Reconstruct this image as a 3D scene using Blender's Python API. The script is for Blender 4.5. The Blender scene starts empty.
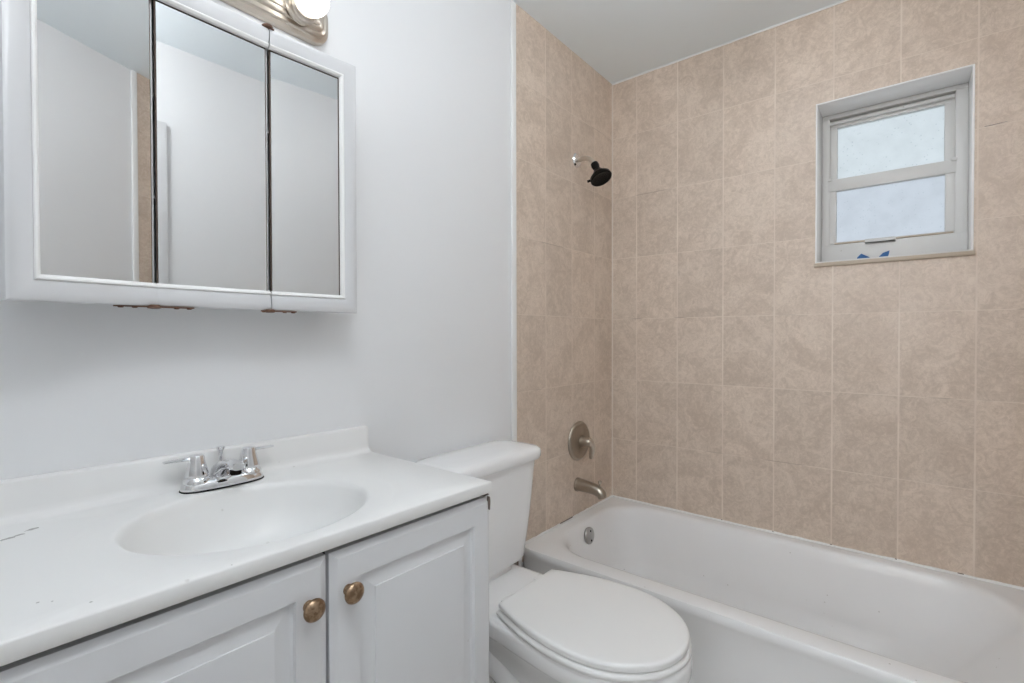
import bpy, bmesh, math, random
from mathutils import Vector, Matrix
C = bpy.context.scene.collection
R = math.radians
PI = math.pi
SC = bpy.context.scene

# ------------------------------------------------------------------ camera, world, light, exposure
cam_d = bpy.data.cameras.new('camera'); cam = bpy.data.objects.new('camera', cam_d); C.objects.link(cam)
cam_d.sensor_width = 36.0; cam_d.lens = 489.37 / 1024 * 36; cam_d.clip_start = 0.02
yaw, pitch, roll = R(39.116), R(-0.69), R(-0.124)
F = Vector((math.cos(yaw)*math.cos(pitch), math.sin(yaw)*math.cos(pitch), math.sin(pitch)))
rt = Vector((math.sin(yaw), -math.cos(yaw), 0)); up = rt.cross(F)
rt2 = rt*math.cos(roll) + up*math.sin(roll); up2 = up*math.cos(roll) - rt*math.sin(roll)
M = Matrix((rt2, up2, -F)).transposed().to_4x4(); M.translation = Vector((-2.2365, -1.1723, 1.1818))
cam.matrix_world = M
SC.camera = cam

SC.view_settings.view_transform = 'Standard'
SC.view_settings.look = 'None'
SC.view_settings.exposure = 0.05
SC.view_settings.gamma = 1.0
SC.view_settings.use_curve_mapping = False
SC.cycles.diffuse_bounces = 10
SC.cycles.glossy_bounces = 6
SC.cycles.max_bounces = 14
SC.cycles.sample_clamp_indirect = 6.0

world = bpy.data.worlds.new('overcast_sky'); SC.world = world; world.use_nodes = True
bg = world.node_tree.nodes['Background']
bg.inputs['Color'].default_value = (0.80, 0.865, 0.915, 1); bg.inputs['Strength'].default_value = 0.9

BULB_STRENGTH = 3.2
CEILING_FILL = 28.0
TUB_FILL = 9.5
BULB_COLOR = (1.0, 0.97, 0.92)
ld = bpy.data.lights.new('hall_fill_light', 'AREA'); ld.shape = 'RECTANGLE'; ld.size = 1.3; ld.size_y = 1.3  # added fill from behind the camera, no hall lamp known there
ld.energy = 20; ld.color = (0.955, 0.97, 1.0)
hall_fill_light = bpy.data.objects.new('hall_fill_light', ld); C.objects.link(hall_fill_light)
hall_fill_light.location = (-4.25, -1.05, 1.75); hall_fill_light.rotation_euler = (R(90), 0, R(-90))

# ------------------------------------------------------------------ materials
def mat(name, color, rough=0.5, metal=0.0, **kw):
    m = bpy.data.materials.new(name); m.use_nodes = True
    b = m.node_tree.nodes['Principled BSDF']
    b.inputs['Base Color'].default_value = (*color, 1); b.inputs['Roughness'].default_value = rough
    b.inputs['Metallic'].default_value = metal
    for k, v in kw.items():
        b.inputs[k].default_value = v
    return m

class NT:
    def __init__(s, m): s.t = m.node_tree; s.b = s.t.nodes['Principled BSDF']
    def n(s, kind, **kw):
        x = s.t.nodes.new(kind)
        for k, v in kw.items(): setattr(x, k, v)
        return x
    def l(s, a, b): s.t.links.new(a, b)
    def math(s, op, a, b=None, c=None, clamp=False):
        x = s.n('ShaderNodeMath', operation=op); x.use_clamp = clamp
        for i, v in enumerate((a, b, c)):
            if v is None: continue
            if isinstance(v, (int, float)): x.inputs[i].default_value = v
            else: s.l(v, x.inputs[i])
        return x.outputs[0]
    def mix(s, fac, a, b, blend='MIX'):
        x = s.n('ShaderNodeMix', data_type='RGBA', blend_type=blend)
        for i, v in ((0, fac), (6, a), (7, b)):
            if isinstance(v, (int, float)): x.inputs[i].default_value = v
            elif isinstance(v, tuple): x.inputs[i].default_value = (*v, 1)
            else: s.l(v, x.inputs[i])
        return x.outputs[2]
    def noise(s, scale, detail=3, rough=0.5, vec=None, dist=0.0):
        x = s.n('ShaderNodeTexNoise'); x.inputs['Scale'].default_value = scale
        x.inputs['Detail'].default_value = detail; x.inputs['Roughness'].default_value = rough
        x.inputs['Distortion'].default_value = dist
        if vec is not None: s.l(vec, x.inputs['Vector'])
        return x.outputs['Fac']
    def ramp(s, fac, p0, p1, c0=0.0, c1=1.0):
        x = s.n('ShaderNodeMapRange'); x.interpolation_type = 'SMOOTHSTEP'
        s.l(fac, x.inputs['Value']); x.inputs['From Min'].default_value = p0; x.inputs['From Max'].default_value = p1
        x.inputs['To Min'].default_value = c0; x.inputs['To Max'].default_value = c1
        return x.outputs['Result']
    def pos(s): return s.n('ShaderNodeNewGeometry').outputs['Position']
    def bump(s, h, strength=0.2, dist=0.01):
        x = s.n('ShaderNodeBump'); x.inputs['Strength'].default_value = strength; x.inputs['Distance'].default_value = dist
        s.l(h, x.inputs['Height']); s.l(x.outputs['Normal'], s.b.inputs['Normal'])
    def color(s, c): s.l(c, s.b.inputs['Base Color'])

def surf(name, color, rough, spots=(0.3, 0.27, 0.22), amount=0.0, scale=60, bump=0.0, bscale=150, tint=0.03, **kw):
    """a plain finish with faint tonal variation, optional small dirt specks and orange-peel bump"""
    m = mat(name, color, rough, **kw); t = NT(m); p = t.pos()
    lo = tuple(max(0, c*(1-tint)) for c in color); hi = tuple(min(1, c*(1+tint)) for c in color)
    c = t.mix(t.noise(3.0, 4, 0.6, p), lo, hi)
    if amount > 0:
        v = t.n('ShaderNodeTexVoronoi'); v.inputs['Scale'].default_value = scale; t.l(p, v.inputs['Vector'])
        spot = t.math('MULTIPLY', t.ramp(v.outputs['Distance'], 0.05, 0.13, 1, 0), t.ramp(t.noise(9, 2, 0.5, p), 0.60, 0.66))
        c = t.mix(t.math('MULTIPLY', spot, amount), c, spots)
    t.color(c)
    if bump: t.bump(t.noise(bscale, 3, 0.5, p), bump, 0.002)
    return m

MAT = {}
MAT['paint'] = surf('wall_paint', (0.79, 0.80, 0.81), 0.42, bump=0.10, bscale=45, tint=0.015)
MAT['ceiling'] = surf('ceiling_paint', (0.85, 0.925, 0.965), 0.6, bump=0.12, bscale=60, tint=0.015)
MAT['porcelain'] = surf('porcelain', (0.87, 0.87, 0.87), 0.10, tint=0.012)
MAT['enamel'] = surf('tub_enamel', (0.84, 0.84, 0.84), 0.24, amount=0.55, scale=38, tint=0.03)
MAT['seat'] = surf('toilet_seat_plastic', (0.86, 0.86, 0.85), 0.28, tint=0.01)
MAT['marble'] = surf('cultured_marble', (0.815, 0.815, 0.805), 0.32, amount=0.5, scale=30, tint=0.02)
MAT['cabinet'] = surf('white_cabinet_paint', (0.72, 0.73, 0.745), 0.38, amount=0.35, scale=35, tint=0.03, bump=0.05, bscale=90)
MAT['cabinet_white'] = surf('white_mirror_frame_paint', (0.64, 0.645, 0.655), 0.35, tint=0.02)
MAT['caulk'] = surf('white_caulk', (0.84, 0.84, 0.83), 0.4, tint=0.04)
MAT['beige_caulk'] = surf('beige_grout_caulk', (0.74, 0.66, 0.58), 0.5, tint=0.06)
MAT['reveal'] = surf('white_glazed_reveal', (0.91, 0.91, 0.91), 0.18, tint=0.05)
MAT['window_paint'] = surf('window_frame_paint', (0.66, 0.655, 0.64), 0.4, amount=0.6, scale=45, tint=0.06)
MAT['sill_edge'] = surf('stained_sill_edge', (0.50, 0.42, 0.33), 0.5, tint=0.2)
MAT['scuff'] = surf('grey_scuff', (0.40, 0.39, 0.38), 0.5, tint=0.3)
MAT['chrome'] = mat('chrome', (0.80, 0.80, 0.81), 0.07, 1.0)
MAT['nickel'] = mat('brushed_nickel', (0.62, 0.56, 0.49), 0.30, 1.0)
MAT['nickel_dark'] = mat('worn_nickel', (0.42, 0.37, 0.31), 0.30, 1.0)
MAT['steel'] = mat('dull_steel', (0.42, 0.41, 0.40), 0.30, 1.0)
MAT['brass'] = mat('antique_brass', (0.36, 0.25, 0.16), 0.33, 1.0)
MAT['rust'] = surf('rusty_metal', (0.13, 0.065, 0.04), 0.7, tint=0.4)
MAT['dark'] = surf('gap_shade_and_dark_fittings', (0.014, 0.011, 0.009), 0.9, tint=0.2, **{'Specular IOR Level': 0.1})  # near black; also stands in for shade in the vanity gaps
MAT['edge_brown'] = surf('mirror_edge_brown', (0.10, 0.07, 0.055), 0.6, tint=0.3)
MAT['black'] = mat('black_plastic', (0.006, 0.006, 0.006), 0.35, **{'Specular IOR Level': 0.12})
MAT['tape'] = surf('blue_tape', (0.03, 0.13, 0.34), 0.6, tint=0.15)
MAT['socket'] = mat('lamp_socket_inner', (0.85, 0.82, 0.75), 0.4)
MAT['mirror'] = mat('mirror_glass', (0.765, 0.765, 0.76), 0.012, 1.0)
MAT['floor'] = surf('floor_vinyl', (0.56, 0.53, 0.49), 0.45, amount=0.4, scale=25, tint=0.35, bump=0.1, bscale=60)
MAT['hall'] = surf('hall_paint', (0.75, 0.75, 0.74), 0.6, tint=0.02)
MAT['drywall'] = surf('broken_drywall', (0.16, 0.13, 0.11), 0.8, tint=0.5)

def brushed(m, axis_scale):
    t = NT(m); p = t.pos(); mp = t.n('ShaderNodeMapping'); mp.inputs['Scale'].default_value = axis_scale
    t.l(p, mp.inputs['Vector']); h = t.noise(60, 3, 0.6, mp.outputs['Vector'])
    t.l(t.ramp(h, 0.3, 0.7, 0.22, 0.36), t.b.inputs['Roughness'])

def patina(m, a, b, scale):
    t = NT(m); t.color(t.mix(t.ramp(t.noise(scale, 4, 0.6, t.pos()), 0.4, 0.62), a, b))
patina(MAT['brass'], (0.26, 0.17, 0.105), (0.46, 0.33, 0.22), 90)

# bulb: frosted white globe that gives the light
m = mat('lit_bulb', (1, 1, 1), 0.3); m.node_tree.nodes['Principled BSDF'].inputs['Emission Color'].default_value = (*BULB_COLOR, 1)
m.node_tree.nodes['Principled BSDF'].inputs['Emission Strength'].default_value = BULB_STRENGTH; MAT['bulb'] = m

m = mat('fill_globe_glow', (1, 1, 1), 0.4); m.node_tree.nodes['Principled BSDF'].inputs['Emission Color'].default_value = (0.97, 0.978, 1.0, 1)  # glow of the added ceiling fill globes
m.node_tree.nodes['Principled BSDF'].inputs['Emission Strength'].default_value = CEILING_FILL; MAT['globe'] = m
m = m.copy(); m.name = 'fill_globe_glow_small'; m.node_tree.nodes['Principled BSDF'].inputs['Emission Strength'].default_value = TUB_FILL; MAT['globe_small'] = m

def glass(name, tint, bscale, rough):
    m = mat(name, tint, rough, 0.0, **{'Transmission Weight': 1.0, 'IOR': 1.12}); t = NT(m); p = t.pos()
    v = t.n('ShaderNodeTexVoronoi'); v.inputs['Scale'].default_value = bscale; t.l(p, v.inputs['Vector'])
    sp = t.math('MULTIPLY', t.ramp(v.outputs['Distance'], 0.10, 0.24, 1, 0), t.ramp(t.noise(26, 2, 0.5, p), 0.46, 0.56))
    hz = t.noise(14, 4, 0.65, p)
    base = t.mix(t.ramp(hz, 0.35, 0.75), tint, tuple(c*0.90 for c in tint))
    t.color(t.mix(t.math('MULTIPLY', sp, 0.6), base, (0.45, 0.52, 0.55)))
    t.bump(t.math('ADD', hz, t.math('MULTIPLY', sp, 0.5)), 0.35, 0.01)
    return m
MAT['pane_up'] = glass('frosted_pane_bright', (0.93, 0.97, 0.98), 75, 0.55)
MAT['pane_low'] = glass('frosted_pane_double', (0.82, 0.85, 0.90), 95, 0.6)

def tile(name, haxis, ho):
    """beige marbled 20 x 30 cm tiles in a straight grid; haxis 0 = x, 1 = y is the horizontal direction on the wall"""
    m = mat(name, (0.5, 0.4, 0.3), 0.38); t = NT(m); p = t.pos()
    sep = t.n('ShaderNodeSeparateXYZ'); t.l(p, sep.inputs[0])
    h = sep.outputs[haxis]; z = sep.outputs[2]
    def grid(c, o, s):
        a = t.math('DIVIDE', t.math('SUBTRACT', c, o), s)
        idx = t.math('FLOOR', a); fr = t.math('FRACT', a)
        d = t.math('MULTIPLY', t.math('SUBTRACT', 0.5, t.math('ABSOLUTE', t.math('SUBTRACT', fr, 0.5))), s)
        return idx, d
    ih, dh = grid(h, ho, 0.2010); iz, dz = grid(z, 0.6633, 0.2998)
    wob = t.noise(3.5, 3, 0.6, p)
    # vertical joints read wider and lighter than the horizontal ones
    wv = t.math('MULTIPLY_ADD', wob, 0.0030, 0.0010); wz = t.math('MULTIPLY_ADD', wob, 0.0030, 0.0)
    gv = t.ramp(t.math('SUBTRACT', dh, wv), -0.0006, 0.0006, 1, 0)
    gz = t.ramp(t.math('SUBTRACT', dz, wz), -0.0006, 0.0006, 1, 0)
    cid = t.n('ShaderNodeCombineXYZ'); t.l(ih, cid.inputs[0]); t.l(iz, cid.inputs[1])
    wn = t.n('ShaderNodeTexWhiteNoise', noise_dimensions='3D'); t.l(cid.outputs[0], wn.inputs['Vector'])
    off = t.n('ShaderNodeVectorMath', operation='MULTIPLY_ADD'); t.l(wn.outputs['Color'], off.inputs[0])
    off.inputs[1].default_value = (4, 4, 4); t.l(p, off.inputs[2]); q = off.outputs[0]
    n1 = t.noise(7, 5, 0.62, q, 1.2); n2 = t.noise(26, 5, 0.7, q, 2.2); n3 = t.noise(90, 3, 0.6, q, 0.8)
    f = t.math('ADD', t.math('ADD', t.math('MULTIPLY', n1, 0.40), t.math('MULTIPLY', n2, 0.45)), t.math('MULTIPLY', n3, 0.15))
    c = t.mix(t.ramp(f, 0.38, 0.62), (0.560, 0.455, 0.368), (0.725, 0.612, 0.512))
    vein = t.ramp(t.math('ABSOLUTE', t.math('SUBTRACT', t.noise(17, 6, 0.68, q, 3.0), 0.5)), 0.0, 0.030, 1, 0)
    c = t.mix(t.math('MULTIPLY', vein, 0.40), c, (0.49, 0.38, 0.30))
    val = t.math('MULTIPLY_ADD', wn.outputs['Value'], 0.08, 0.96)
    hs = t.n('ShaderNodeHueSaturation'); t.l(c, hs.inputs['Color']); t.l(val, hs.inputs['Value']); c = hs.outputs[0]
    gcol = t.mix(t.ramp(t.noise(5, 3, 0.6, p), 0.40, 0.55), (0.78, 0.68, 0.585), (0.72, 0.61, 0.52))
    # stretches of horizontal joint where the grout is dirty or has fallen out
    hcol = t.mix(t.ramp(t.noise(2.6, 3, 0.6, p), 0.56, 0.62), (0.74, 0.64, 0.545), (0.40, 0.315, 0.25))
    c = t.mix(t.math('MULTIPLY', gv, 0.9), c, gcol)
    c = t.mix(t.math('MULTIPLY', gz, 0.75), c, hcol)
    t.color(c)
    g = t.math('MAXIMUM', gv, gz)
    t.l(t.math('MULTIPLY_ADD', g, 0.3, t.math('MULTIPLY_ADD', n2, 0.2, 0.27)), t.b.inputs['Roughness'])
    t.bump(t.math('SUBTRACT', t.math('MULTIPLY', f, 0.4), g), 0.25, 0.002)
    return m
MAT['tile_left'] = tile('beige_tile_end_wall', 0, -0.178)
MAT['tile_back'] = tile('beige_tile_long_wall', 1, -0.1370)
MAT['tile_right'] = tile('beige_tile_far_end', 0, -0.178)

# ------------------------------------------------------------------ mesh helpers
def obj(name, bm, m, parent=None, smooth=30):
    me = bpy.data.meshes.new(name)
    bmesh.ops.recalc_face_normals(bm, faces=bm.faces)
    bm.to_mesh(me); bm.free()
    ms = m if isinstance(m, (list, tuple)) else [m]
    for x in ms: me.materials.append(MAT[x])
    if smooth:
        me.shade_smooth(); me.set_sharp_from_angle(angle=R(smooth))
    o = bpy.data.objects.new(name, me); C.objects.link(o)
    if parent is not None: o.parent = parent
    return o
def thing(name, label, cat, loc=(0, 0, 0), group=None):
    o = bpy.data.objects.new(name, None); C.objects.link(o); o.empty_display_size = 0.05
    o['label'] = label; o['category'] = cat
    if group: o['group'] = group
    return o
def tag(o, label, cat, group=None):
    o['label'] = label; o['category'] = cat
    if group: o['group'] = group
    return o
def struct(o): o['kind'] = 'structure'; return o

def box(bm, a, b, bev=0.0, seg=2):
    x0, x1 = sorted((a[0], b[0])); y0, y1 = sorted((a[1], b[1])); z0, z1 = sorted((a[2], b[2]))
    v = [bm.verts.new((x, y, z)) for x in (x0, x1) for y in (y0, y1) for z in (z0, z1)]
    fs = [bm.faces.new([v[i] for i in q]) for q in ((0,1,3,2),(4,6,7,5),(0,4,5,1),(2,3,7,6),(0,2,6,4),(1,5,7,3))]
    if bev:
        es = {e for f in fs for e in f.edges}
        bmesh.ops.bevel(bm, geom=list(es), offset=bev, segments=seg, profile=0.5, affect='EDGES', clamp_overlap=True)
    return bm
def B(*boxes, bev=0.0, seg=2):
    bm = bmesh.new()
    for a, b in boxes: box(bm, a, b, bev, seg)
    return bm
def loft(bm, loops, cap0=True, cap1=True, closed=True):
    rows = [[bm.verts.new(p) for p in lp] for lp in loops]
    n = len(rows[0])
    for a, b in zip(rows, rows[1:]):
        for i in range(n if closed else n-1):
            j = (i+1) % n
            try: bm.faces.new((a[i], a[j], b[j], b[i]))
            except ValueError: pass
    if cap0: bm.faces.new(rows[0][::-1])
    if cap1: bm.faces.new(rows[-1])
    return rows
def frame_of(d):
    d = Vector(d).normalized(); u = Vector((0, 0, 1)) if abs(d.z) < 0.95 else Vector((1, 0, 0))
    a = d.cross(u).normalized(); return d, a, a.cross(d).normalized()
def lathe(bm, org, axis, prof, n=32, sx=1.0, sy=1.0):
    """prof = [(distance along axis, radius)]"""
    d, a, b = frame_of(axis); o = Vector(org)
    loops = [[o + d*h + a*(max(r, 1e-4)*sx*math.cos(2*PI*k/n)) + b*(max(r, 1e-4)*sy*math.sin(2*PI*k/n)) for k in range(n)] for h, r in prof]
    loft(bm, loops); return bm
def spline(pts, n=8):
    P = [Vector(p) for p in pts]; P = [P[0]*2-P[1]] + P + [P[-1]*2-P[-2]]; out = []
    for i in range(1, len(P)-2):
        for k in range(n):
            t = k/n; a, b, c, d = P[i-1:i+3]
            out.append(0.5*((2*b) + (c-a)*t + (2*a-5*b+4*c-d)*t*t + (3*b-a-3*c+d)*t**3))
    out.append(P[-2]); return out
def tube(bm, pts, rad, n=16, sy=1.0, flat=None):
    """pts list of points; rad one radius or a list (interpolated along pts)"""
    pts = [Vector(p) for p in pts]; m_ = len(pts)
    rr = [rad]*m_ if isinstance(rad, (int, float)) else [rad[min(len(rad)-1, int(i/(m_-1)*(len(rad)-1)))] + (rad[min(len(rad)-1, int(i/(m_-1)*(len(rad)-1))+1)] - rad[min(len(rad)-1, int(i/(m_-1)*(len(rad)-1)))]) * ((i/(m_-1)*(len(rad)-1)) % 1) for i in range(m_)]
    loops = []; pa = None
    for i, p in enumerate(pts):
        d = (pts[min(i+1, m_-1)] - pts[max(i-1, 0)]).normalized()
        if pa is None: _, a, b = frame_of(d)
        else:
            a = (pa - d*pa.dot(d)).normalized(); b = a.cross(d).normalized()
        pa = a
        loops.append([p + a*(rr[i]*math.cos(2*PI*k/n)) + b*(rr[i]*sy*math.sin(2*PI*k/n)) for k in range(n)])
    loft(bm, loops); return bm
def sell(cx, cy, z, rx, ry, e=2.0, n=64, ry_back=None):
    """superellipse loop in a horizontal plane; ry_back: other half-length toward +y"""
    out = []
    for k in range(n):
        t = 2*PI*k/n; c, s = math.cos(t), math.sin(t)
        ex = 2/e
        y = (ry if s < 0 or ry_back is None else ry_back)*abs(s)**ex*(1 if s >= 0 else -1)
        out.append((cx + rx*abs(c)**ex*(1 if c >= 0 else -1), cy + y, z))
    return out

# ------------------------------------------------------------------ room shell
struct(obj('floor', B(((-2.60, -4.6, -0.10), (0.25, 0.20, 0.0))), 'floor', smooth=0))
struct(obj('ceiling', B(((-2.56, -1.64, 2.44), (0.24, 0.14, 2.54))), 'ceiling', smooth=0))
struct(obj('wall_left', B(((-2.56, 0.0, 0.0), (0.24, 0.14, 2.44))), 'paint', smooth=0))
struct(obj('wall_tiles_left', B(((-0.778, -0.006, 0.30), (0.0, 0.0, 2.44))), 'tile_left', smooth=0))
WY0, WY1, WZ0, WZ1 = -1.3350, -0.8825, 1.452, 2.0805
struct(obj('wall_back', B(((0, -1.64, 0), (0.20, WY0, 2.44)), ((0, WY1, 0), (0.20, 0.0, 2.44)),
                          ((0, WY0, 0), (0.20, WY1, WZ0)), ((0, WY0, WZ1), (0.20, WY1, 2.44))), 'tile_back', smooth=0))
struct(obj('wall_right', B(((-2.56, -1.64, 0), (0.0, -1.505, 2.44))), 'paint', smooth=0))
struct(obj('wall_tiles_right', B(((-0.778, -1.505, 0.30), (0.0, -1.499, 2.44))), 'tile_right', smooth=0))
# unseen open doorway added behind the camera to admit fill, opposite the tub
EY0, EY1, EZ = -1.455, -0.700, 2.035
struct(obj('wall_rear', B(((-2.56, -1.505, 0), (-2.42, EY0, 2.44)), ((-2.56, EY1, 0), (-2.42, 0.0, 2.44)), ((-2.56, EY0, EZ), (-2.42, EY1, 2.44))), 'paint', smooth=0))
bm = bmesh.new()
for a, b in (((EY1, 0), (EY1+0.06, EZ+0.06)), ((EY0-0.045, 0), (EY0, EZ+0.06)), ((EY0, EZ), (EY1, EZ+0.06))):
    box(bm, (-2.42, a[0], a[1]), (-2.404, b[0], b[1]), 0.003)
struct(obj('added_doorway', bm, 'cabinet_white'))
# unseen hall built beyond it to carry the fill
struct(obj('unseen_hall', B(((-4.6, -2.5, 0), (-4.5, 0.6, 2.44)), ((-4.6, -2.6, 0), (-2.56, -2.5, 2.44)), ((-4.6, 0.6, 0), (-2.56, 0.7, 2.44)),
                          ((-2.56, -2.6, 0), (-2.50, -1.64, 2.44)), ((-2.56, 0.14, 0), (-2.50, 0.7, 2.44)), ((-4.6, -2.6, 2.44), (-2.56, 0.7, 2.50)), ((-4.6, -2.6, -0.1), (-2.6, 0.7, 0.0))), 'hall', smooth=0))
# closed cupboard door in the long wall facing the vanity, seen in the mirrors
DX0, DX1, DZ = -2.235, -1.600, 2.035
bm = bmesh.new()
for x0, x1, z0, z1 in ((DX1+0.005, DX1+0.068, 0, DZ+0.062), (DX0-0.068, DX0-0.005, 0, DZ+0.062), (DX0-0.005, DX1+0.005, DZ+0.002, DZ+0.062)):
    box(bm, (x0, -1.505, z0), (x1, -1.487, z1), 0.004)
box(bm, (DX0-0.004, -1.505, 0.012), (DX1+0.004, -1.497, DZ))
struct(obj('door_1', bm, 'cabinet_white'))

# unseen fill globes added to the ceiling: inside the doorway, smaller over the tub
def fill_globe(x, y, r, m_):
    cl = bpy.data.objects.new('added_ceiling_fill', None); C.objects.link(cl); struct(cl)
    bm = bmesh.new(); lathe(bm, (x, y, 2.44), (0, 0, -1), [(0, r*0.62), (0.012, r*0.61), (0.022, r*0.52), (0.030, r*0.45), (0.050, r*0.45)]); obj('canopy', bm, 'nickel', cl)
    bm = bmesh.new(); lathe(bm, (x, y, 2.395), (0, 0, -1), [(0.0, r*0.42)] + [(r*(0.98-math.cos(R(28)+k*(PI-R(28))/20)), r*math.sin(R(28)+k*(PI-R(28))/20)) for k in range(21)]); obj('globe', bm, m_, cl, smooth=60)
fill_globe(-2.06, -1.08, 0.12, 'globe')
fill_globe(-0.86, -0.78, 0.085, 'globe_small')

# white bullnose strip between paint and tile, caulk beads along the joints
struct(obj('trim_1', B(((-0.803, -0.010, 0.02), (-0.776, 0.0, 2.44)), bev=0.004), 'caulk'))
struct(obj('trim_2', B(((-0.803, -1.505, 0.02), (-0.776, -1.494, 2.44)), bev=0.004), 'caulk'))
bm = bmesh.new()
def bead(bm, a, b, r):
    a = Vector(a); b = Vector(b); n_ = 40; rnd = random.Random(5)
    tube(bm, [a.lerp(b, k/n_) for k in range(n_+1)], [r*(0.75+0.5*rnd.random()) for _ in range(n_+1)], 8)
bead(bm, (-0.002, -0.008, 0.37), (-0.002, -0.008, 2.43), 0.0036)
struct(obj('trim_7', bm, 'beige_caulk')); bm = bmesh.new()
bead(bm, (-0.003, -0.006, 2.438), (-0.003, -1.50, 2.438), 0.0035)
struct(obj('trim_3', bm, 'caulk'))
bm = bmesh.new()
bead(bm, (-0.002, -0.006, 0.369), (-0.002, -1.50, 0.369), 0.005); bead(bm, (-0.765, -0.008, 0.369), (-0.004, -0.008, 0.369), 0.005)
struct(obj('trim_4', bm, 'caulk'))

# dark gaps where caulk and grout have dropped out
bm = bmesh.new()
for y, L in ((-0.5388, 0.005), (-0.7395, 0.005), (-0.9408, 0.006), (-1.138, 0.006), (-1.310, 0.016)):
    box(bm, (-0.0085, y-L/2, 0.3735), (-0.0045, y+L/2, 0.3760), 0.001)
tube(bm, [(-0.0003, -1.358, 1.8655), (-0.0003, -1.378, 1.8660), (-0.0003, -1.412, 1.8685)], [0.0006, 0.0011, 0.0004], 6)
box(bm, (-0.485, -0.0145, 0.3735), (-0.385, -0.0105, 0.3765), 0.001)
struct(obj('caulk_grout_gaps', bm, 'drywall'))

# ------------------------------------------------------------------ window
w = bpy.data.objects.new('window_1', None); C.objects.link(w); struct(w)
t_ = 0.006
bm = B(((-0.001, WY0, WZ1-t_), (0.165, WY1, WZ1)), ((-0.001, WY0, WZ0), (0.165, WY0+t_, WZ1)), ((-0.001, WY1-t_, WZ0), (0.165, WY1, WZ1)), bev=0.002)
obj('reveal', bm, 'reveal', w)
bm = B(((-0.006, WY0+0.001, WZ0-0.002), (0.165, WY1-0.001, WZ0+0.014)), bev=0.003)
obj('window_sill', bm, 'window_paint', w)
bm = B(((-0.010, WY0-0.004, WZ0-0.006), (0.000, WY1+0.004, WZ0+0.009)), bev=0.003); obj('sill_edge', bm, 'sill_edge', w)
ya, yb = WY0+t_, WY1-t_
# outer frame: jambs, head, deep bottom rail
bm = B(((0.135, ya, WZ0+0.014), (0.20, ya+0.034, WZ1-t_)), ((0.135, yb-0.026, WZ0+0.014), (0.20, yb, WZ1-t_)),
       ((0.1335, ya+0.0005, WZ1-t_-0.018), (0.20, yb-0.0005, WZ1-t_-0.0003)), ((0.128, ya, WZ0+0.014), (0.20, yb, 1.546)), bev=0.002)
obj('window_frame', bm, 'window_paint', w)
us = obj('upper_sash', B(((0.160, -1.297, 1.775), (0.185, -1.266, 2.056)), ((0.160, -0.938, 1.775), (0.185, -0.908, 2.056)),
       ((0.1593, -1.2975, 2.026), (0.1855, -0.9075, 2.0565)), ((0.1593, -1.2975, 1.770), (0.1855, -0.9075, 1.806)), ((0.140, -1.293, 2.036), (0.162, -0.912, 2.047)), bev=0.002), 'window_paint', w)
obj('pane', B(((0.171, -1.268, 1.80), (0.174, -0.936, 2.03))), 'pane_up', us, smooth=0)
ls = obj('lower_sash', B(((0.138, -1.298, 1.548), (0.160, -1.268, 1.811)), ((0.138, -0.938, 1.548), (0.160, -0.910, 1.811)),
       ((0.134, -1.2985, 1.764), (0.1605, -0.9095, 1.8115)), ((0.136, -1.2985, 1.546), (0.1605, -0.9095, 1.557)), bev=0.0025), 'window_paint', w)
obj('pane', B(((0.1545, -1.270, 1.555), (0.1575, -0.935, 1.766))), 'pane_low', ls, smooth=0)
obj('sash_lip', B(((0.132, -1.292, 1.548), (0.138, -0.932, 1.5535)), bev=0.0015), 'sill_edge', ls)
obj('latch', B(((0.116, -1.128, 1.537), (0.136, -1.034, 1.543)), ((0.116, -1.128, 1.537), (0.119, -1.034, 1.555)), bev=0.001), 'window_paint', ls)
obj('catch', B(((0.128, -1.300, 1.806), (0.150, -1.284, 1.818)), ((0.128, -0.922, 1.806), (0.150, -0.908, 1.816)), bev=0.002), 'window_paint', ls)

def tape(pts, label):
    bm = bmesh.new(); x0 = 0.1275
    loft(bm, [[(x0 - 0.002, y, z) for y, z in pts], [(x0 - 0.0002, y, z) for y, z in pts]])
    tag(obj('painter_tape', bm, 'tape', smooth=0), label, 'tape')
tape([(-1.003, 1.468), (-1.010, 1.489), (-1.022, 1.501), (-1.048, 1.485), (-1.052, 1.468)], 'blue tape scrap stuck above the window sill, left of two, low wide triangle')
tape([(-1.074, 1.468), (-1.078, 1.484), (-1.090, 1.497), (-1.110, 1.504), (-1.108, 1.490), (-1.100, 1.468)], 'blue tape scrap stuck above the window sill, right of two, curled pointed triangle')

# ------------------------------------------------------------------ bathtub
tub = thing('bathtub', 'white enamelled built-in bathtub along the tiled wall under the window', 'bathtub')
X0, X1, Y0, Y1 = -0.757, -0.0005, -1.4985, -0.0065
cx_, cy_ = (X0+X1)/2, (Y0+Y1)/2
NT_ = 160
def rrect(x0, x1, y0, y1, r, z, n=NT_):
    """rounded rectangle sampled by angle about the tub centre so that loops match"""
    out = []
    for k in range(n):
        t = 2*PI*(k+0.5)/n; dx, dy = math.cos(t), math.sin(t)
        hx = (x1 - (x0+x1)/2); hy = (y1 - (y0+y1)/2)
        # use even parameter spread: warp direction by aspect
        dx *= hx; dy *= hy
        s = 1/max(abs(dx)/hx, abs(dy)/hy); px, py = dx*s, dy*s
        ax, ay = abs(px), abs(py); rr = min(r, hx, hy)
        if ax > hx-rr and ay > hy-rr:
            ox, oy = hx-rr, hy-rr
            vx, vy = ax-ox, ay-oy; L = math.hypot(vx, vy)
            ax, ay = ox + vx/L*rr, oy + vy/L*rr
        out.append(((x0+x1)/2 + math.copysign(ax, px), (y0+y1)/2 + math.copysign(ay, py), z))
    return out
H = 0.367
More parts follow.
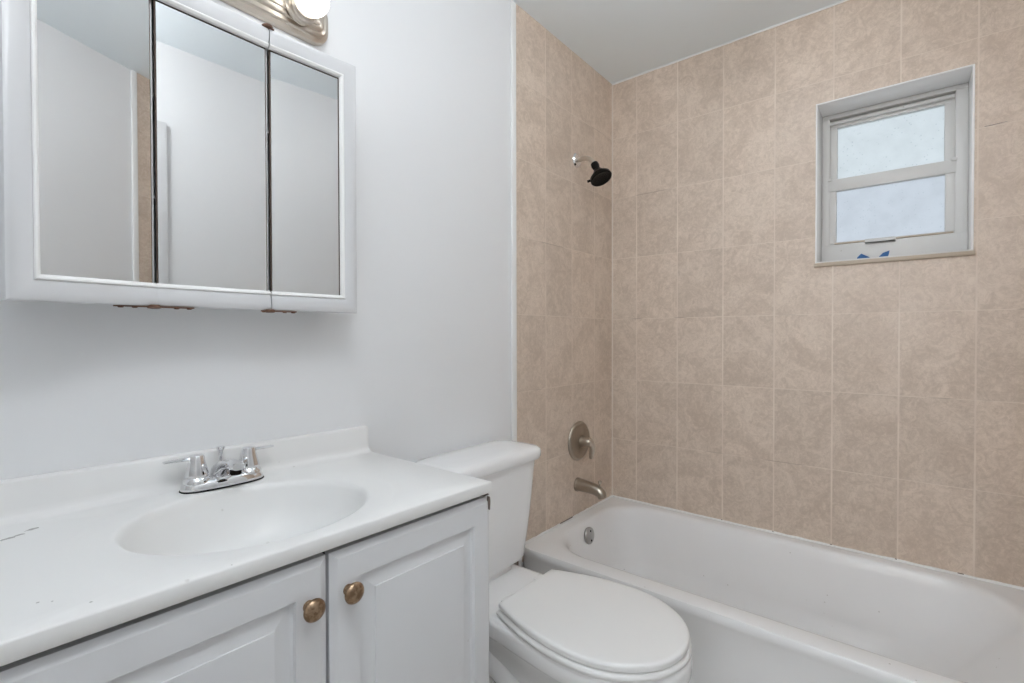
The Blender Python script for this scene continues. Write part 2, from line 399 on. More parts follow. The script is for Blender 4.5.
loops = [rrect(X0+0.014, X1, Y0, Y1, 0.004, 0.0), rrect(X0+0.014, X1, Y0, Y1, 0.004, 0.05), rrect(X0+0.010, X1, Y0, Y1, 0.004, 0.25), rrect(X0+0.007, X1, Y0, Y1, 0.005, H-0.045), rrect(X0+0.002, X1, Y0, Y1, 0.006, H-0.032), rrect(X0, X1, Y0, Y1, 0.006, H-0.022),
         rrect(X0+0.001, X1, Y0, Y1, 0.008, H-0.008), rrect(X0+0.004, X1-0.001, Y0+0.001, Y1-0.001, 0.010, H-0.002), rrect(X0+0.010, X1-0.002, Y0+0.002, Y1-0.002, 0.012, H)]
I = (-0.668, -0.058, -1.425, -0.078)
loops += [rrect(I[0]-0.026, I[1]+0.018, I[2]-0.024, I[3]+0.022, 0.17, H), rrect(I[0]-0.015, I[1]+0.010, I[2]-0.013, I[3]+0.012, 0.175, H-0.002), rrect(I[0]-0.006, I[1]+0.003, I[2]-0.004, I[3]+0.004, 0.178, H-0.007),
          rrect(I[0]+0.001, I[1]-0.002, I[2]+0.005, I[3]-0.002, 0.18, H-0.018), rrect(I[0]+0.008, I[1]-0.008, I[2]+0.018, I[3]-0.008, 0.18, H-0.042),
          rrect(I[0]+0.022, I[1]-0.022, I[2]+0.07, I[3]-0.022, 0.14, H-0.12), rrect(I[0]+0.040, I[1]-0.040, I[2]+0.15, I[3]-0.042, 0.14, H-0.23),
          rrect(I[0]+0.062, I[1]-0.062, I[2]+0.21, I[3]-0.065, 0.13, H-0.285), rrect(I[0]+0.10, I[1]-0.10, I[2]+0.26, I[3]-0.10, 0.11, H-0.307),
          rrect(I[0]+0.18, I[1]-0.18, I[2]+0.38, I[3]-0.20, 0.06, H-0.315)]
bm = bmesh.new(); loft(bm, loops, cap0=True, cap1=True)
obj('basin', bm, 'enamel', tub, smooth=40)
bm = bmesh.new(); oc = (-0.381, -0.094, 0.311); oax = (0, -1, 0.13)
lathe(bm, oc, oax, [(-0.006, 0.034), (0.002, 0.036), (0.006, 0.034), (0.009, 0.026), (0.010, 0.0)])
op = obj('overflow_plate', bm, 'steel', tub)
d_, a_, b_ = frame_of(oax)
for s in (-1, 1):
    bm = bmesh.new(); lathe(bm, Vector(oc)+d_*0.007+a_*(0.0)+b_*(s*0.020), oax, [(0, 0.0045), (0.004, 0.004), (0.005, 0.0)], 12); obj('screw', bm, 'dark', op)
bm = bmesh.new(); lathe(bm, (-0.36, -0.24, H-0.3155), (0, 0, 1), [(0, 0.03), (0.004, 0.029), (0.005, 0.02), (0.003, 0.0)]); obj('drain', bm, 'steel', tub)

# torn caulk and broken wall edge where the apron meets the end wall
bm = bmesh.new()
loft(bm, [[(-0.772+dx, y, z) for dx, y in ((0, -0.011), (0.014, -0.011), (0.014, -0.016), (0, -0.016))] for z, dx in ((0.20, 0.002), (0.26, 0.0), (0.31, 0.004), (0.345, 0.001), (0.362, 0.003))])
struct(obj('trim_5', bm, 'caulk'))
struct(obj('trim_6', B(((-0.800, -0.0125, 0.18), (-0.774, -0.008, 0.352)), bev=0.001), 'drywall'))

# ------------------------------------------------------------------ tub spout, valve, shower head
sp = thing('tub_spout', 'brushed nickel tub spout with diverter knob below the round valve', 'tub spout')
bm = bmesh.new(); sx_ = -0.335
P = spline([(sx_, -0.007, 0.507), (sx_, -0.035, 0.507), (sx_, -0.075, 0.504), (sx_, -0.105, 0.499), (sx_, -0.127, 0.487), (sx_, -0.134, 0.470)], 6)
tube(bm, P, [0.029, 0.0275, 0.0255, 0.024, 0.022, 0.0185], 24); obj('spout_body', bm, 'nickel_dark', sp, smooth=50)
bm = bmesh.new(); lathe(bm, (sx_, -0.0065, 0.507), (0, -1, 0), [(0, 0.031), (0.006, 0.031), (0.009, 0.029)]); obj('wall_ring', bm, 'nickel_dark', sp)
bm = bmesh.new(); lathe(bm, (sx_, -0.118, 0.510), (0, -0.12, 1), [(0, 0.0035), (0.022, 0.0035), (0.024, 0.0075), (0.030, 0.0085), (0.034, 0.006), (0.035, 0)], 16); obj('diverter_knob', bm, 'nickel_dark', sp)

va = thing('shower_valve', 'round brushed nickel shower valve plate with single curved lever on tile', 'shower valve')
vc = Vector((-0.327, -0.006, 0.704))
bm = bmesh.new(); lathe(bm, vc, (0, -1, 0), [(0, 0.087), (0.004, 0.089), (0.010, 0.086), (0.014, 0.078), (0.012, 0.070), (0.014, 0.060), (0.019, 0.040), (0.021, 0.0)], 48); obj('escutcheon', bm, 'nickel_dark', va, smooth=40)
bm = bmesh.new(); lathe(bm, vc+Vector((0, -0.016, 0)), (0, -1, 0), [(0, 0.027), (0.018, 0.025), (0.030, 0.023), (0.042, 0.022), (0.050, 0.017), (0.053, 0.0)], 32); obj('hub', bm, 'nickel_dark', va, smooth=40)
bm = bmesh.new(); hv = vc + Vector((0, -0.052, 0.0))
tube(bm, spline([hv+Vector((-0.004, 0.0, 0.010)), hv+Vector((0.006, -0.010, -0.004)), hv+Vector((0.016, -0.012, -0.026)), hv+Vector((0.021, -0.006, -0.052)), hv+Vector((0.019, -0.004, -0.076))], 6), [0.017, 0.020, 0.0175, 0.0145, 0.011], 16, 0.75); obj('lever', bm, 'nickel', va, smooth=50)

sh = thing('showerhead', 'black plastic shower head on a short nickel arm high on tiled wall', 'shower head')
fx = -0.343
bm = bmesh.new(); lathe(bm, (fx, -0.006, 1.966), (0, -1, 0), [(0, 0.031), (0.003, 0.032), (0.009, 0.026), (0.012, 0.012), (0.012, 0.0)]); obj('flange', bm, 'chrome', sh)
bm = bmesh.new(); tube(bm, spline([(fx, -0.008, 1.966), (fx, -0.045, 1.967), (fx, -0.073, 1.958), (fx, -0.097, 1.934), (fx, -0.103, 1.926)], 6), 0.0105, 16); obj('shower_arm', bm, 'nickel', sh, smooth=50)
bm = bmesh.new(); ax = Vector((-0.10, -0.52, -1.0)).normalized(); a0 = Vector((fx, -0.098, 1.932))
lathe(bm, a0, ax, [(-0.004, 0.010), (0.0, 0.016), (0.014, 0.018), (0.026, 0.015), (0.032, 0.014), (0.040, 0.019), (0.052, 0.027), (0.062, 0.038), (0.070, 0.046), (0.084, 0.048), (0.088, 0.045), (0.086, 0.040), (0.084, 0.0)], 36); hd = obj('spray_head', bm, 'black', sh, smooth=40)
bm = bmesh.new(); d_, a_, b_ = frame_of(ax)
tip = a0 + ax*0.076; side = (-Vector((rt.x, rt.y, 0))*0.85 + Vector((0, 0, -0.3))); side = (side - d_*side.dot(d_)).normalized()
tube(bm, [tip + side*0.044, tip + side*0.060], 0.0055, 10); obj('selector_tab', bm, 'black', hd)
bm = bmesh.new()
for ring, k in ((0.014, 6), (0.027, 12)):
    for i in range(k):
        q = a0 + ax*0.084 + a_*(ring*math.cos(2*PI*i/k)) + b_*(ring*math.sin(2*PI*i/k)); lathe(bm, q, ax, [(0, 0.0026), (0.003, 0.002)], 8)
obj('nozzles', bm, 'black', hd)

# ------------------------------------------------------------------ toilet
TX = -1.088
to = thing('toilet', 'white two-piece toilet with closed lid between vanity and bathtub', 'toilet')
def egg(z, hw, yf, yb, e=2.15, n=64, cxx=TX, ym=None):
    """egg outline: front y yf, back y yb"""
    ym = ym if ym is not None else yb + (yf-yb)*0.42
    return sell(cxx, ym, z, hw, ym-yf, e, n, yb-ym)
def rr(x0, x1, y0, y1, r, z, n=48): return [(TX+a, b, z) for a, b, _ in [(p[0], p[1], 0) for p in rrect(x0, x1, y0, y1, r, z, n)]]
def rimloop(z, g):
    """outline of the rim and the tank deck behind it, inset by g"""
    pts = []; ym, yf = -0.530, -0.772+g; hw = 0.184-g
    prof_ = [(0.060, -0.024-g), (0.120, -0.026-g), (0.143-g, -0.040-g*0.5), (0.150-g, -0.075), (0.152-g, -0.16), (0.155-g, -0.24), (0.162-g, -0.32), (0.172-g, -0.40), (0.180-g, -0.47), (hw, ym)]
    front = [(hw*math.cos(PI*k/36), ym - (ym-yf)*math.sin(PI*k/36)**0.95) for k in range(1, 36)]
    return [(TX+x, y, z) for x, y in prof_] + [(TX+x, y, z) for x, y in front] + [(TX-x, y, z) for x, y in prof_[::-1]]
bm = bmesh.new()
loft(bm, [egg(0.0, 0.118, -0.57, -0.16, 3), egg(0.02, 0.116, -0.57, -0.16, 3), egg(0.05, 0.102, -0.55, -0.17, 2.8), egg(0.13, 0.092, -0.54, -0.16, 2.6), egg(0.20, 0.100, -0.58, -0.15, 2.5),
          egg(0.27, 0.125, -0.645, -0.14, 2.3), egg(0.32, 0.148, -0.70, -0.13, 2.2), egg(0.345, 0.160, -0.735, -0.12, 2.15), egg(0.360, 0.165, -0.745, -0.12, 2.15)])
loft(bm, [rimloop(0.338, 0.030), rimloop(0.346, 0.012), rimloop(0.354, 0.003), rimloop(0.362, 0.0), rimloop(0.390, 0.0), rimloop(0.399, 0.003), rimloop(0.4035, 0.010), rimloop(0.4045, 0.022)])
loft(bm, [rr(-0.090, 0.090, -0.36, -0.06, 0.04, 0.26), rr(-0.115, 0.115, -0.40, -0.045, 0.05, 0.31), rr(-0.130, 0.130, -0.43, -0.036, 0.05, 0.345)])
loft(bm, [rr(-0.125, 0.125, -0.150, -0.045, 0.03, 0.400), rr(-0.120, 0.120, -0.146, -0.048, 0.03, 0.428)])
loft(bm, [rr(-0.115, 0.115, -0.30, -0.10, 0.05, 0.0), rr(-0.09, 0.09, -0.32, -0.08, 0.05, 0.06), rr(-0.085, 0.085, -0.32, -0.07, 0.05, 0.25), rr(-0.10, 0.10, -0.32, -0.05, 0.05, 0.32)])
# trapway bulge on each flank
for s in (-1, 1):
    tube(bm, spline([(TX+s*0.085, -0.42, 0.10), (TX+s*0.098, -0.34, 0.20), (TX+s*0.095, -0.26, 0.25), (TX+s*0.092, -0.19, 0.18), (TX+s*0.092, -0.16, 0.03)], 6), [0.03, 0.042, 0.045, 0.042, 0.04], 14)
obj('bowl', bm, 'porcelain', to, smooth=40)
for s in (-1, 1):
    bm = bmesh.new(); lathe(bm, (TX+s*0.125, -0.30, 0.0), (0, 0, 1), [(0, 0.022), (0.012, 0.021), (0.022, 0.014), (0.025, 0.0)], 20); obj('bolt_cap', bm, 'porcelain', to)
# seat ring and lid
def lidloop(z, g, n=72):
    """lid outline: straight back, swelling sides, rounded front; g insets it"""
    pts = []
    yb, ym, yf, hb, hw = -0.292+(-g), -0.545, -0.766+g, 0.128-g, 0.186-g
    side = []
    for k in range(13):
        u = k/12; side.append((hb + (hw-hb)*math.sin(u*PI/2)**0.9, yb + (ym-yb)*u))
    front = [(hw*math.cos(PI*k/36), ym - (ym-yf)*math.sin(PI*k/36)**0.95) for k in range(1, 36)]
    right = [(TX+x, y, z) for x, y in side]; left = [(TX-x, y, z) for x, y in side[::-1]]
    return right + [(TX+x, y, z) for x, y in front] + left
bm = bmesh.new()
loft(bm, [lidloop(0.4035, 0.006), lidloop(0.4055, -0.001), lidloop(0.411, -0.004), lidloop(0.416, -0.004), lidloop(0.4205, 0.0), lidloop(0.422, 0.006), lidloop(0.422, 0.02)]); obj('seat', bm, 'seat', to, smooth=45)
bm = bmesh.new()
loft(bm, [lidloop(0.4240, 0.012), lidloop(0.4245, 0.004), lidloop(0.4265, 0.0008), lidloop(0.436, 0.0), lidloop(0.4395, 0.0015), lidloop(0.4420, 0.0045), lidloop(0.4432, 0.010), lidloop(0.4440, 0.03), lidloop(0.4445, 0.09)]); obj('lid', bm, 'seat', to, smooth=45)
for s in (-1, 1):
    bm = B(((TX+s*0.078-0.022, -0.318, 0.406), (TX+s*0.078+0.022, -0.272, 0.432)), bev=0.008, seg=3); obj('hinge', bm, 'seat', to)
# tank and tank lid
def rrt(hx, y0, y1, r, z): return rr(-hx, hx, y0, y1, r, z, 96)
bm = bmesh.new()
loft(bm, [rrt(0.150, -0.150, -0.040, 0.03, 0.426), rrt(0.166, -0.163, -0.032, 0.035, 0.430), rrt(0.173, -0.169, -0.028, 0.04, 0.442), rrt(0.188, -0.184, -0.022, 0.045, 0.58), rrt(0.203, -0.196, -0.020, 0.045, 0.768)]); obj('tank', bm, 'porcelain', to, smooth=40)
bm = bmesh.new()
loft(bm, [rrt(0.204, -0.197, -0.018, 0.045, 0.766), rrt(0.215, -0.208, -0.010, 0.05, 0.768), rrt(0.218, -0.212, -0.008, 0.05, 0.775), rrt(0.219, -0.213, -0.008, 0.05, 0.790), rrt(0.217, -0.211, -0.010, 0.05, 0.799), rrt(0.210, -0.204, -0.014, 0.05, 0.805), rrt(0.190, -0.185, -0.03, 0.045, 0.808), rrt(0.15, -0.15, -0.06, 0.03, 0.8095)]); obj('tank_lid', bm, 'porcelain', to, smooth=45)

# ------------------------------------------------------------------ vanity cabinet (its top has sagged a little towards the toilet)
def lean(root):
    for ch in list(root.children) + [g for c in root.children for g in c.children]:
        for v in ch.data.vertices: v.co.z -= 0.0135*(v.co.x + 1.84)*min(1.0, v.co.z/0.85)
vn = thing('vanity_cabinet', 'white two-door vanity cabinet with antique brass knobs under the sink top', 'cabinet')
VX0, VX1 = -2.208, -1.4370
bm = bmesh.new()
box(bm, (VX0, -0.443, 0.10), (VX0+0.016, -0.004, 0.8465)); box(bm, (VX1-0.016, -0.443, 0.0), (VX1, -0.004, 0.8465)); box(bm, (VX0, -0.443, 0.0), (VX0+0.016, -0.004, 0.11))
box(bm, (VX0+0.016, -0.44, 0.10), (VX1-0.016, -0.004, 0.116)); box(bm, (VX0+0.016, -0.012, 0.10), (VX1-0.016, -0.004, 0.8465))
box(bm, (VX0+0.016, -0.390, 0.0), (VX1-0.016, -0.375, 0.10))
box(bm, (VX0+0.016, -0.435, 0.765), (VX1-0.016, -0.417, 0.808))
obj('carcass', bm, 'cabinet', vn, smooth=0)
obj('counter_gap_shade', B(((VX0+0.017, -0.441, 0.8085), (VX1-0.017, -0.425, 0.8462))), 'dark', vn, smooth=0)  # dark strip added to stand in for shade under the counter
obj('door_gap_shade', B(((-1.840, -0.441, 0.117), (-1.805, -0.425, 0.764))), 'dark', vn, smooth=0)  # dark colour stands in for shade between the doors
def panel_door(name, x0, x1, z0, z1, kx):
    """routed raised-panel door: nested rectangles with heights; front faces -y"""
    yb = -0.4435; T = 0.0185
    prof = [(0.0, 0.0), (0.0, T-0.0065), (0.0110, T-0.0003), (0.0120, T), (0.0520, T), (0.0530, T-0.0070), (0.0575, T-0.0090), (0.0610, T-0.0088), (0.0825, T-0.0026), (0.0832, T-0.0008), (0.0850, T-0.0004)]
    bm = bmesh.new()
    loft(bm, [[(x0+i, yb-h, z0+i), (x1-i, yb-h, z0+i), (x1-i, yb-h, z1-i), (x0+i, yb-h, z1-i)] for i, h in prof])
    d = obj(name, bm, 'cabinet', vn, smooth=18)
    kb = bmesh.new(); lathe(kb, (kx[0], yb-T+0.0005, kx[1]), (0, -1, 0), [(0, 0.009), (0.002, 0.009), (0.005, 0.006), (0.011, 0.006), (0.014, 0.012), (0.0165, 0.0168), (0.019, 0.0175), (0.022, 0.0160), (0.0250, 0.0115), (0.0262, 0.006), (0.0264, 0.0)], 28)
    obj('knob', kb, 'brass', d, smooth=45); return d
d1 = panel_door('door', -2.202, -1.8250, 0.115, 0.8355, (-1.8570, 0.7690))
d1['label'] = 'left vanity door with knob at its upper right'
d2 = panel_door('door', -1.8190, -1.4375, 0.115, 0.8355, (-1.7890, 0.7680))
d2['label'] = 'right vanity door with knob at its upper left'
# chipped edge at the upper corner
bm = bmesh.new()
loft(bm, [[(-1.4480, y, 0.829), (-1.4425, y, 0.836), (-1.4405, y, 0.833), (-1.4395, y, 0.824), (-1.4410, y, 0.806), (-1.4445, y, 0.816)] for y in (-0.4555, -0.4626)])
obj('chip', bm, 'drywall', d2, smooth=0)
bm = bmesh.new(); loft(bm, [[(x, -0.4640+dy, 0.8415+dz) for dy, dz in ((0, 0), (0.006, 0.002), (0.016, 0.001), (0.014, -0.003))] for x in (-1.462, -1.454, -1.445)]); obj('splinter', bm, 'drywall', d2, smooth=0)
lean(vn)

# ------------------------------------------------------------------ vanity top with integral basin and backsplash
vt = thing('vanity_countertop', 'white cultured marble vanity top with oval basin and low backsplash', 'sink top')
TX0, TX1, TY0, TZ = -2.235, -1.4435, -0.4700, 0.8715
bcx, bcy = -1.8425, -0.260
NB = 120
def rect_dir(x0, x1, y0, y1, z, n=NB):
    out = []
    for k in range(n):
        t = 2*PI*(k+0.5)/n; dx, dy = math.cos(t)*0.35, math.sin(t)*0.20
        s = 1e9
        if dx > 0: s = min(s, (x1-bcx)/dx)
        if dx < 0: s = min(s, (x0-bcx)/dx)
        if dy > 0: s = min(s, (y1-bcy)/dy)
        if dy < 0: s = min(s, (y0-bcy)/dy)
        out.append([bcx+dx*s, bcy+dy*s, z])
    for cxx in (x0, x1):       # snap the nearest sample onto each corner
        for cyy in (y0, y1):
            q = min(out, key=lambda p: (p[0]-cxx)**2+(p[1]-cyy)**2); q[0], q[1] = cxx, cyy
    return out
def ell(a, b, z, n=NB, oy=0.0):
    return [(bcx+a*math.cos(2*PI*(k+0.5)/n), bcy+oy+b*math.sin(2*PI*(k+0.5)/n), z) for k in range(n)]
yb_ = -0.001
loops = [rect_dir(TX0+0.001, TX1-0.001, TY0+0.001, yb_, TZ-0.0240), rect_dir(TX0, TX1, TY0, yb_, TZ-0.0225), rect_dir(TX0, TX1, TY0, yb_, TZ-0.003), rect_dir(TX0+0.001, TX1-0.001, TY0+0.001, yb_, TZ-0.001), rect_dir(TX0+0.003, TX1-0.003, TY0+0.003, yb_-0.001, TZ),
         ell(0.262, 0.203, TZ), ell(0.257, 0.199, TZ-0.0002), ell(0.252, 0.195, TZ-0.0010), ell(0.209, 0.176, TZ-0.0014), ell(0.204, 0.171, TZ-0.0024), ell(0.200, 0.167, TZ-0.0050), ell(0.1965, 0.1635, TZ-0.016),
         ell(0.188, 0.156, TZ-0.050), ell(0.168, 0.139, TZ-0.092), ell(0.125, 0.102, TZ-0.122), ell(0.070, 0.060, TZ-0.136), ell(0.024, 0.024, TZ-0.140)]
bm = bmesh.new(); loft(bm, loops, cap0=False, cap1=True)
# underside of the bowl
loft(bm, [ell(0.211, 0.180, TZ-0.0240), ell(0.199, 0.169, TZ-0.060), ell(0.175, 0.145, TZ-0.100), ell(0.08, 0.07, TZ-0.148), ell(0.02, 0.02, TZ-0.152)], cap0=False)
rows = None
obj('counter', bm, 'marble', vt, smooth=40)
# backsplash with coved foot
prof = [(-0.001, TZ-0.002), (-0.040, TZ-0.0005), (-0.032, TZ+0.0012), (-0.0255, TZ+0.0045), (-0.0215, TZ+0.010), (-0.0205, TZ+0.020), (-0.0200, TZ+0.060), (-0.0185, TZ+0.0655), (-0.0150, TZ+0.0675), (-0.001, TZ+0.0675)]
bm = bmesh.new(); loft(bm, [[(x, y, z) for y, z in prof] for x in (TX0, TX0+0.001, TX1-0.0035, TX1-0.002)]); obj('backsplash', bm, 'marble', vt, smooth=40)
bm = bmesh.new(); lathe(bm, (bcx, bcy, TZ-0.1405), (0, 0, 1), [(0, 0.023), (0.003, 0.023), (0.004, 0.018), (0.002, 0.016), (0.002, 0.0)], 28); obj('drain', bm, 'chrome', vt)
# grey scuffs and specks on the deck
rnd = random.Random(3)
def blot(x, y, L, Wd, ang):
    n_ = 14; bm = bmesh.new(); lo = []
    for k in range(n_):
        t = 2*PI*k/n_; r_ = 0.65+0.5*rnd.random(); px, py = L*r_*math.cos(t), Wd*r_*math.sin(t)
        lo.append((x+px*math.cos(ang)-py*math.sin(ang), y+px*math.sin(ang)+py*math.cos(ang)))
    loft(bm, [[(p, q, TZ+h) for p, q in lo] for h in (-0.0002, 0.0002)]); obj('scuff', bm, 'scuff', vt, smooth=0)
for x, y, L, Wd, ang in ((-2.117, -0.0896, 0.010, 0.0042, 0.35), (-2.133, -0.1065, 0.007, 0.0032, 0.3), (-2.146, -0.113, 0.009, 0.0040, 0.3), (-2.147, -0.395, 0.0016, 0.0012, 0), (-2.136, -0.404, 0.0011, 0.0009, 0), (-2.108, -0.440, 0.0016, 0.0013, 0), (-1.966, -0.464, 0.0012, 0.001, 0)): blot(x, y, L, Wd, ang)
lean(vt)

# ------------------------------------------------------------------ faucet
fa = thing('bathroom_faucet', 'chrome two-lever centerset faucet behind the oval basin', 'faucet')
fcx, fcy = -1.824, -0.0555
def stad(hx, hy, z, n=48, oy=0.0): return sell(fcx, fcy+oy, z, hx, hy, 2.6, n)
bm = bmesh.new()
loft(bm, [stad(0.0785, 0.0285, TZ+0.0008), stad(0.0790, 0.029, TZ+0.004), stad(0.0770, 0.028, TZ+0.010), stad(0.0730, 0.0255, TZ+0.017), stad(0.0670, 0.0215, TZ+0.021), stad(0.050, 0.012, TZ+0.0225)])
obj('base', bm, 'chrome', fa, smooth=50)
bm = bmesh.new(); loft(bm, [stad(0.0800, 0.030, TZ-0.0004), stad(0.0805, 0.0305, TZ+0.0006), stad(0.0800, 0.030, TZ+0.0020)]); obj('gasket', bm, 'black', fa)
for s in (-1, 1):
    bm = bmesh.new(); hx = fcx + s*0.0500
    lathe(bm, (hx, fcy, TZ+0.016), (0, 0, 1), [(0, 0.0255), (0.005, 0.0250), (0.009, 0.0215), (0.0105, 0.0205), (0.012, 0.0215), (0.017, 0.0210), (0.040, 0.0155), (0.050, 0.0140), (0.0535, 0.0125), (0.0545, 0.0)], 28)
    hnd = obj('handle', bm, 'chrome', fa, smooth=40)
    bm = bmesh.new()
    z0 = TZ+0.0640
    secs = []
    for u, w_, th in ((0.004, 0.0085, 0.004), (0.016, 0.0075, 0.0032), (0.030, 0.0072, 0.0024), (0.046, 0.0078, 0.0020), (0.054, 0.0070, 0.0018), (0.056, 0.004, 0.0013)):
        zz = z0 - 0.001*(u/0.06)
        yy = fcy - s*0.0 + 0.006*(u/0.06)
        secs.append([(hx+s*u, yy-w_, zz), (hx+s*u, yy-w_*0.7, zz+th), (hx+s*u, yy+w_*0.7, zz+th), (hx+s*u, yy+w_, zz), (hx+s*u, yy+w_*0.7, zz-th), (hx+s*u, yy-w_*0.7, zz-th)])
    loft(bm, secs); obj('lever', bm, 'chrome', hnd, smooth=50)
bm = bmesh.new(); secs = []
for y, zc, hw, hh in ((-0.034, TZ+0.014, 0.020, 0.012), (-0.046, TZ+0.026, 0.0215, 0.018), (-0.062, TZ+0.038, 0.0190, 0.0150), (-0.082, TZ+0.046, 0.0160, 0.0110), (-0.105, TZ+0.0495, 0.0145, 0.0095), (-0.124, TZ+0.0495, 0.0138, 0.0090), (-0.130, TZ+0.0485, 0.0115, 0.0070)):
    secs.append([(fcx+hw*abs(math.cos(t))**0.75*math.copysign(1, math.cos(t)), y, zc+hh*abs(math.sin(t))**0.75*math.copysign(1, math.sin(t))) for t in [2*PI*k/24 for k in range(24)]])
loft(bm, secs); spt = obj('spout', bm, 'chrome', fa, smooth=50)
bm = bmesh.new(); lathe(bm, (fcx, -0.116, TZ+0.044), (0, 0, -1), [(0, 0.0105), (0.012, 0.0105), (0.013, 0.009), (0.011, 0.0)], 20); obj('aerator', bm, 'dark', spt)
bm = bmesh.new(); lathe(bm, (fcx, -0.0400, TZ+0.018), (0, 0, 1), [(0, 0.0030), (0.040, 0.0030), (0.044, 0.0045), (0.050, 0.0052), (0.056, 0.0085), (0.059, 0.0088), (0.0605, 0.0)], 16); obj('lift_rod', bm, 'chrome', fa, smooth=50)

lean(fa)

# ------------------------------------------------------------------ medicine cabinet
mc = thing('medicine_cabinet', 'white framed three-door mirror cabinet above the vanity, left door ajar', 'mirror cabinet')
MZ0, MZ1 = 1.2375, 1.8440
bm = bmesh.new(); yb0 = -0.082
box(bm, (-2.125, yb0, 1.2440), (-2.113, -0.001, 1.838)); box(bm, (-1.562, yb0, 1.2440), (-1.550, -0.001, 1.838))
box(bm, (-2.113, yb0, 1.2440), (-1.562, -0.001, 1.256)); box(bm, (-2.113, yb0, 1.826), (-1.562, -0.001, 1.838)); box(bm, (-2.113, -0.010, 1.256), (-1.562, -0.001, 1.826))
for zz in (1.44, 1.63): box(bm, (-2.113, -0.072, zz), (-1.562, -0.010, zz+0.006))
box(bm, (-1.9540, yb0, 1.256), (-1.9490, -0.012, 1.826)); box(bm, (-1.7450, yb0, 1.256), (-1.7400, -0.012, 1.826))
obj('case', bm, 'cabinet_white', mc, smooth=0)
def sweep(bm, path, inward, prof):
    """mitred moulding: path = [(s, z)] in the door plane, inward = inward normal of each segment; prof = [(distance from outer edge, height)]"""
    n = len(path); rows = []
    for i, (s, z) in enumerate(path):
        if i == 0: m_ = Vector(inward[0])
        elif i == n-1: m_ = Vector(inward[-1])
        else: m_ = Vector(inward[i-1]) + Vector(inward[i])
        rows.append([(s+m_[0]*d, -h, z+m_[1]*d) for d, h in prof])
    loft(bm, rows)
FW = 0.042
MPROF = [(0.0, 0.0), (0.0, 0.012), (0.0015, 0.0155), (0.006, 0.0180), (0.014, 0.0190), (0.026, 0.0180), (0.0325, 0.0160), (0.0335, 0.0120), (FW-0.002, 0.0100), (FW-0.002, 0.0)]
BPROF = [(0.0330, 0.0110), (0.0333, 0.0168), (0.0350, 0.0186), (0.0375, 0.0183), (0.0412, 0.0150), (FW+0.0005, 0.0105), (FW+0.0005, 0.0090)]
def mirror_door(W, stile, hinge, ang, sag=0.0):
    """W width; stile 'l' / 'r' / None = side that carries a stile; hinge = (x, y) of the pivot; local +s runs along +x from pivot side"""
    g = 0.0020
    fr = bmesh.new(); bd = bmesh.new(); z0, z1 = MZ0, MZ1
    if stile == 'l':
        s0, s1 = -W, -g; a_ = ([(s1, z0), (s0, z0), (s0, z1), (s1, z1)], [(0, 1), (1, 0), (0, -1)]); sweep(fr, *a_, MPROF); sweep(bd, *a_, BPROF); m0, m1 = s0+FW, s1-0.0045
    elif stile == 'r':
        s0, s1 = g, W; a_ = ([(s0, z0), (s1, z0), (s1, z1), (s0, z1)], [(0, 1), (-1, 0), (0, -1)]); sweep(fr, *a_, MPROF); sweep(bd, *a_, BPROF); m0, m1 = s0+0.0045, s1-FW-0.003
    else:
        s0, s1 = g, W-g; m0, m1 = s0+0.0045, s1-0.0045
    rot = Matrix.Translation((hinge[0], hinge[1], 0)) @ Matrix.Rotation(ang, 4, 'Z')
    def put(bm):
        for v in bm.verts:
            if sag: v.co.z += sag*v.co.x/W
        bmesh.ops.transform(bm, matrix=rot, verts=bm.verts)
    if stile:
        put(fr); d = obj('door', fr, 'cabinet_white', mc, smooth=30)
        put(bd); obj('bead', bd, 'caulk', d, smooth=30)
    bk = bmesh.new(); box(bk, (s0+0.001 + (0.002 if stile != 'l' else 0), -0.0045, z0+0.004), (s1-0.001, -0.0005, z1-0.004)); 
    put(bk)
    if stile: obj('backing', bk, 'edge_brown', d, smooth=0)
    else:
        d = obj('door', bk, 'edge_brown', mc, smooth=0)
        for zz, nrm in ((z0, 1), (z1, -1)):
            fr = bmesh.new(); sweep(fr, [(s0, zz), (s1, zz)], [(0, nrm)], MPROF); put(fr); obj('rail', fr, 'cabinet_white', d, smooth=30)
            bd = bmesh.new(); sweep(bd, [(s0, zz), (s1, zz)], [(0, nrm)], BPROF); put(bd); obj('bead', bd, 'caulk', d, smooth=30)
    mb = bmesh.new(); box(mb, (m0-(0.0 if stile != 'l' else 0.004), -0.0085, z0+FW-0.003), (m1, -0.0048, z1-FW-0.0035))  # stops short so dark backing draws a gap shadow at top and right
    put(mb); obj('mirror', mb, 'mirror', d, smooth=0)
    return d
PY = -0.0835
d = mirror_door(0.2070, 'l', (-1.9515, PY), R(13.5), sag=0.002); d['label'] = 'left mirror door standing ajar'
d = mirror_door(0.2090, None, (-1.9515, PY), 0.0)
d = mirror_door(0.2055, 'r', (-1.7425, PY), R(-4.0)); d['label'] = 'right mirror door slightly ajar'
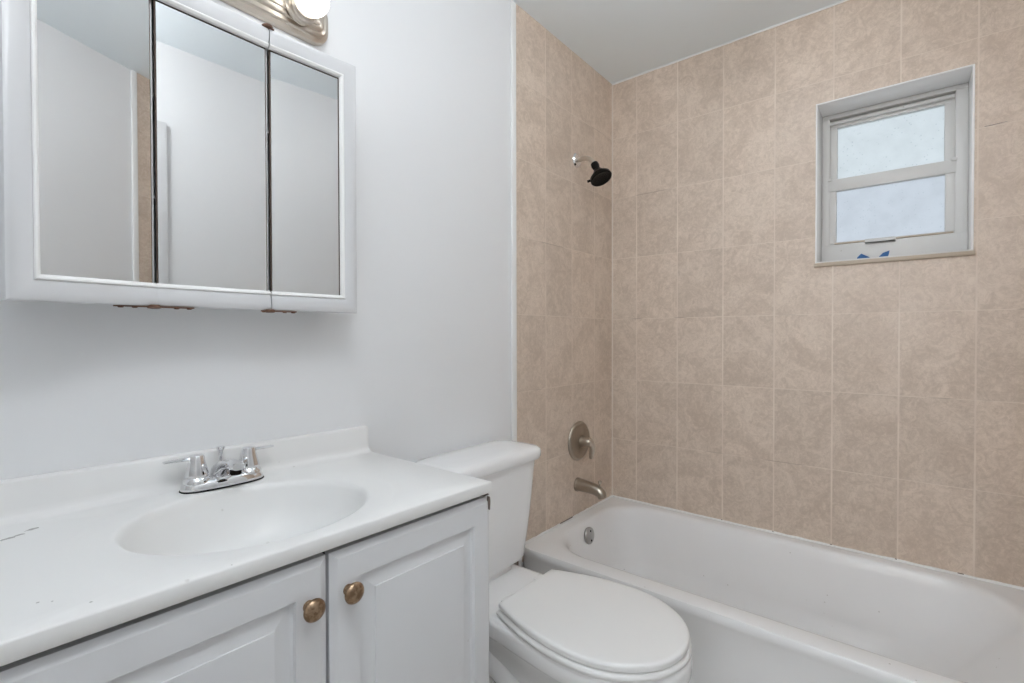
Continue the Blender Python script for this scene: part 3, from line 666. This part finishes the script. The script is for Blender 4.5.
def hinge(x, z, L0, L1, top=False):
    bm = bmesh.new(); y = -0.094
    zz = z
    box(bm, (x-L0, y-0.008, zz-0.0012), (x+L1, y+0.004, zz+0.0012), 0.0004)
    lathe(bm, (x, y-0.004, zz-0.0035), (0, 0, 1), [(0, 0.007), (0.001, 0.0105), (0.005, 0.0105), (0.007, 0.008)], 14)
    for q in ((-0.85*L0, -0.5*L0) if L0 > 0.03 else (-0.8*L0,)) + (0.55*L1, 0.88*L1):
        lathe(bm, (x+q, y-0.005, zz-0.0032), (0, 0, 1), [(0, 0.003), (0.001, 0.0045), (0.003, 0.0045)], 10)
    o = obj('hinge', bm, 'rust', mc); o['label'] = 'rusty brown pivot hinge'
hinge(-1.9540, 1.2360, 0.058, 0.064); hinge(-1.7450, 1.2360, 0.016, 0.058)
hinge(-1.9540, 1.8455, 0.010, 0.010); hinge(-1.7450, 1.8455, 0.010, 0.010)

# ------------------------------------------------------------------ vanity light bar
vl = thing('vanity_light', 'brushed nickel bar light with lit globe bulbs above the mirror cabinet', 'wall light')
lx0, lx1, lz0, lz1 = -2.138, -1.552, 1.914, 2.026
def plate(i, y): return [(a, y, b) for a, b, _ in [(p[0], p[1], 0) for p in rrect(lx0+i, lx1-i, lz0+i, lz1-i, max(0.042-i, 0.008), 0, 160)]]
bm = bmesh.new()
loft(bm, [plate(0, -0.0005), plate(0, -0.010), plate(0.002, -0.014), plate(0.010, -0.017), plate(0.011, -0.021), plate(0.014, -0.0235), plate(0.022, -0.0255), plate(0.023, -0.0295), plate(0.026, -0.0315), plate(0.034, -0.033), plate(0.035, -0.0365), plate(0.038, -0.038), plate(0.045, -0.0385)])
obj('back_plate', bm, 'nickel', vl, smooth=25)
for bx in (-1.640, -1.845, -2.050):
    bz = 1.962
    bm = bmesh.new(); lathe(bm, (bx, -0.036, bz), (0, -1, 0), [(0, 0.036), (0.004, 0.0365), (0.008, 0.033), (0.012, 0.032), (0.016, 0.035), (0.024, 0.0355), (0.028, 0.033), (0.031, 0.030), (0.031, 0.025), (0.010, 0.024)], 32)
    obj('socket_cup', bm, 'nickel', vl, smooth=40)
    bm = bmesh.new()
    pr = [(0.012, 0.012), (0.016, 0.0145)] + [(0.058 - 0.037*math.cos(a), 0.037*math.sin(a)) for a in [R(22)+k*(PI-R(22))/18 for k in range(19)]]
    lathe(bm, (bx, -0.036, bz), (0, -1, 0), pr, 32); obj('bulb', bm, 'bulb', vl, smooth=60)
